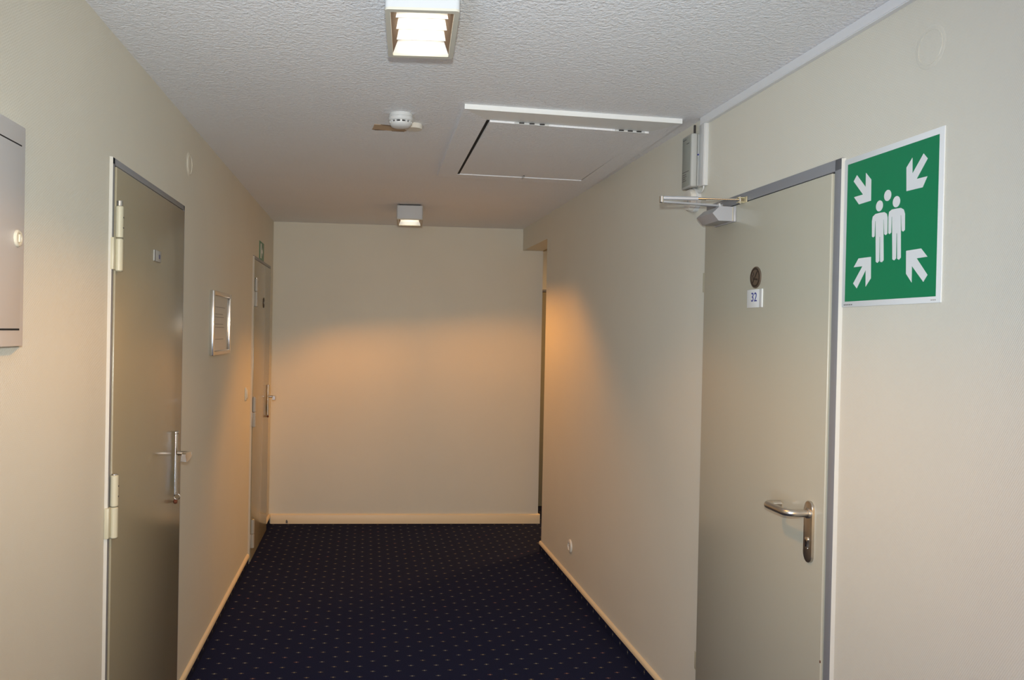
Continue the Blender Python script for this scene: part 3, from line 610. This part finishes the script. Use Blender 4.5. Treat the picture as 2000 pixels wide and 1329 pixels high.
def lamp_fixture(loc, rz, label):
    t = thing('ceiling_light', label, 'lamp', loc, rz, 'recessed louvre lamps on the corridor ceiling')
    hw, hl, z0, z1, th = 0.087, 0.165, -0.100, -0.010, 0.006
    MB().box(-0.07, 0.07, -0.15, 0.15, -0.011, 0.0).build('mounting_plate', M['black'], t)
    # housing: four walls and a lid with rounded corners
    rr = 0.010
    def rrect(x, y, r):
        return arc(x - r, y - r, r, 0, 90, 5) + arc(-x + r, y - r, r, 90, 180, 5) + arc(-x + r, -y + r, r, 180, 270, 5) + arc(x - r, -y + r, r, 270, 360, 5)
    def shell(outer, inner, za, zb, lid):
        mb = MB(); bm = mb.bm
        A = [[bm.verts.new((p[0], p[1], z)) for p in poly] for poly, z in ((outer, za), (outer, zb), (inner, za), (inner, zb if not lid else zb - 0.004))]
        n = len(outer)
        for i in range(n):
            j = (i + 1) % n
            bm.faces.new((A[0][i], A[0][j], A[1][j], A[1][i])); bm.faces.new((A[2][i], A[2][j], A[3][j], A[3][i]))
            bm.faces.new((A[0][i], A[0][j], A[2][j], A[2][i]))
            if not lid: bm.faces.new((A[1][i], A[1][j], A[3][j], A[3][i]))
        if lid: bm.faces.new(A[1]); bm.faces.new(A[3])
        return mb
    hs = shell(rrect(hw, hl, rr), rrect(hw - th, hl - th, 0.006), z0 + 0.004, z1, True).build('housing', M['lampwhite'], t, 'white box housing')
    shell(rrect(hw, hl, rr), rrect(hw - 0.0125, hl - 0.016, 0.004), z0 - 0.002, z0 + 0.004, False).build('bottom_trim', M['lamprim'], t, 'grey trim ring around the opening')
    ox, oy = hw - 0.0125, hl - 0.016
    for s in (-1, 1):
        MB().prism([(s * ox, z0 + 0.004), (s * (ox + 0.003), z0 + 0.004), (s * (ox - 0.012), z0 + 0.052), (s * (ox - 0.017), z0 + 0.052)], lambda p, q, d: (p, d, q), -oy, oy).build('side_reflector', M['bronze'], t, 'side reflector with its dark reflection painted brown')
    MB().box(-ox + 0.016, ox - 0.016, -oy, oy, z0 + 0.050, z0 + 0.054).build('lamp_tubes', M['lamp'], t, 'glowing lamp tubes')
    for k in range(3):
        y = -oy + 2 * oy * (k + 1) / 4
        MB().prism([(-ox + 0.011, z0 + 0.014), (ox - 0.011, z0 + 0.014), (ox - 0.016, z0 + 0.042), (-ox + 0.016, z0 + 0.042)], FRONT, y - 0.0011, y + 0.0011).build('louvre_blade', M['louvre'], t)
    return t
L1 = lamp_fixture((0.122, 2.055, ZC), R(-3.0), 'nearer white box lamp with louvres on the ceiling, cut by the picture top')
L2 = lamp_fixture((0.275, 5.567, ZC), R(-3.0), 'farther small white box lamp on the ceiling near the end wall')

throw('near_lamp_light', L1, 23, (1.0, 0.42, 0.05), 0.0, (1.1, 2.1))
throw('far_lamp_light', L2, 52, LAMP, R(-7))

# access hatch
hatch_out = [(0.343, 3.003), (1.201, 3.080), (1.226, 4.438), (0.354, 4.336)]
ht = thing('ceiling_hatch', 'white ceiling access hatch with mitred frame and painted hinges', 'hatch', (0.78, 3.7, ZC))
def L(p): return (p[0] - 0.78, p[1] - 3.7)
ho = [L(p) for p in hatch_out]; hi = [L(p) for p in hatch_in]
for i in range(4):
    j = (i + 1) % 4
    q = [ho[i], ho[j], hi[j], hi[i]]
    mb = MB().prism(q, PLAN, -0.018, 0.0)
    mb.build('frame_board', M['ceiling'] if i != 0 else M['hatchwhite'], ht)
def inset(poly, l, r_, n_, f_):
    a, b, c, d = [Vector(p) for p in poly]
    ux = (b - a).normalized(); uy = (d - a).normalized()
    return [a + ux * l + uy * n_, b - ux * r_ + uy * n_, c - ux * r_ - uy * f_, d + ux * l - uy * f_]
hp = inset(hi, 0.013, 0.003, 0.004, 0.003)
# the panel hangs a little lower along its hinged near edge
MB().hexa([(hp[0].x, hp[0].y, -0.0245), (hp[1].x, hp[1].y, -0.0245), (hp[2].x, hp[2].y, -0.014), (hp[3].x, hp[3].y, -0.014)],
          [(hp[0].x, hp[0].y, -0.008), (hp[1].x, hp[1].y, -0.008), (hp[2].x, hp[2].y, 0.008), (hp[3].x, hp[3].y, 0.008)]).build('hatch_panel', M['ceiling'], ht)
MB().prism([(hi[0][0] + 0.001, hi[0][1] + 0.006), (hi[0][0] + 0.0125, hi[0][1] + 0.006), (hi[3][0] + 0.0125, hi[3][1] - 0.004), (hi[3][0] + 0.001, hi[3][1] - 0.004)], PLAN, -0.0165, 0.09).build('gap_shade', M['dark'], ht, 'dark strip painted as shade in the gap along the left edge')  # solid dark strip standing in for the shade inside the gap
MB().box(hi[0][0] - 0.03, hi[1][0] + 0.03, hi[0][1] - 0.03, hi[2][1] + 0.03, 0.10, 0.12).build('dark_shaft', M['dark'], ht, 'dark space above the hatch')
n0, n1 = hp[0], hp[1]
def along(t): return n0.lerp(n1, t)
for t0, t1_ in ((0.15, 0.36), (0.78, 0.97)):
    p, q = along(t0), along(t1_)
    hg = MB().tube([(p.x, p.y - 0.002, -0.0225), (q.x, q.y - 0.002, -0.0225)], 0.004, 10).build('hatch_hinge', M['white'], ht, 'paint clogged white hinge')
    for k in (0.2, 0.5, 0.8):
        c = p.lerp(q, k)
        MB().box(c.x - 0.010, c.x + 0.010, c.y - 0.0085, c.y - 0.0060, -0.0242, -0.0195).build('hinge_slot', M['black'], hg)
MB().box(0.803 - 0.78 - 0.003, 0.803 - 0.78 + 0.003, 4.235 - 3.7, 4.285 - 3.7, -0.024, -0.016, 0.001).build('hatch_latch', M['white'], ht, 'small painted latch')
MB().cyl((0.023, 0.535, -0.020), (0.023, 0.535, -0.012), 0.005, 10).build('keyhole', M['greylabel'], ht)

# smoke detector
sd = thing('smoke_detector', 'white round smoke detector on the ceiling between lamp and hatch', 'detector', (0.115, 3.185, ZC))
MB().lathe([(0.0445, 0), (0.0460, 0.004), (0.0460, 0.013), (0.043, 0.014)], (0, 0, 0), (0, 0, -1), 40).build('detector_base', M['white'], sd)
MB().lathe([(0.043, 0), (0.0480, 0.001), (0.0480, 0.013), (0.0450, 0.0155), (0.0440, 0.0165)], (0, 0, -0.0135), (0, 0, -1), 40).build('detector_body', M['white'], sd)
MB().lathe([(0.036, 0), (0.036, 0.008)], (0, 0, -0.0295), (0, 0, -1), 32).build('smoke_chamber', M['black'], sd, 'dark smoke inlet behind the slots')
for k in range(12):
    a_ = R(30 * k); c_, s_ = math.cos(a_), math.sin(a_)
    MB().hexa([(c_ * 0.036 - s_ * d, s_ * 0.036 + c_ * d, -0.0295) for d in (-0.0035, 0.0035)] + [(c_ * 0.044 + s_ * -d, s_ * 0.044 + c_ * d, -0.0295) for d in (0.0035, -0.0035)],
              [(c_ * 0.036 - s_ * d, s_ * 0.036 + c_ * d, -0.0375) for d in (-0.0035, 0.0035)] + [(c_ * 0.0425 + s_ * -d, s_ * 0.0425 + c_ * d, -0.0375) for d in (0.0035, -0.0035)]).build('inlet_rib', M['white'], sd)
MB().lathe([(0.0435, 0), (0.0435, 0.002), (0.036, 0.012), (0.022, 0.0165), (0, 0.018)], (0, 0, -0.0365), (0, 0, -1), 40).build('detector_dome', M['white'], sd)
MB().lathe([(0.003, 0), (0.003, 0.002)], (-0.004, -0.030, -0.0475), (0, -0.35, -1), 10).build('status_lamp', M['chrome'], sd)
cp = thing('blanking_cap', 'small round white blanking cap on the ceiling behind the smoke detector', 'cap', (0.172, 3.335, ZC))
MB().lathe([(0.0365, 0), (0.0365, 0.017), (0.0345, 0.0195), (0, 0.0195)], (0, 0, 0), (0, 0, -1), 36).build('cap_shell', M['offwhite'], cp)
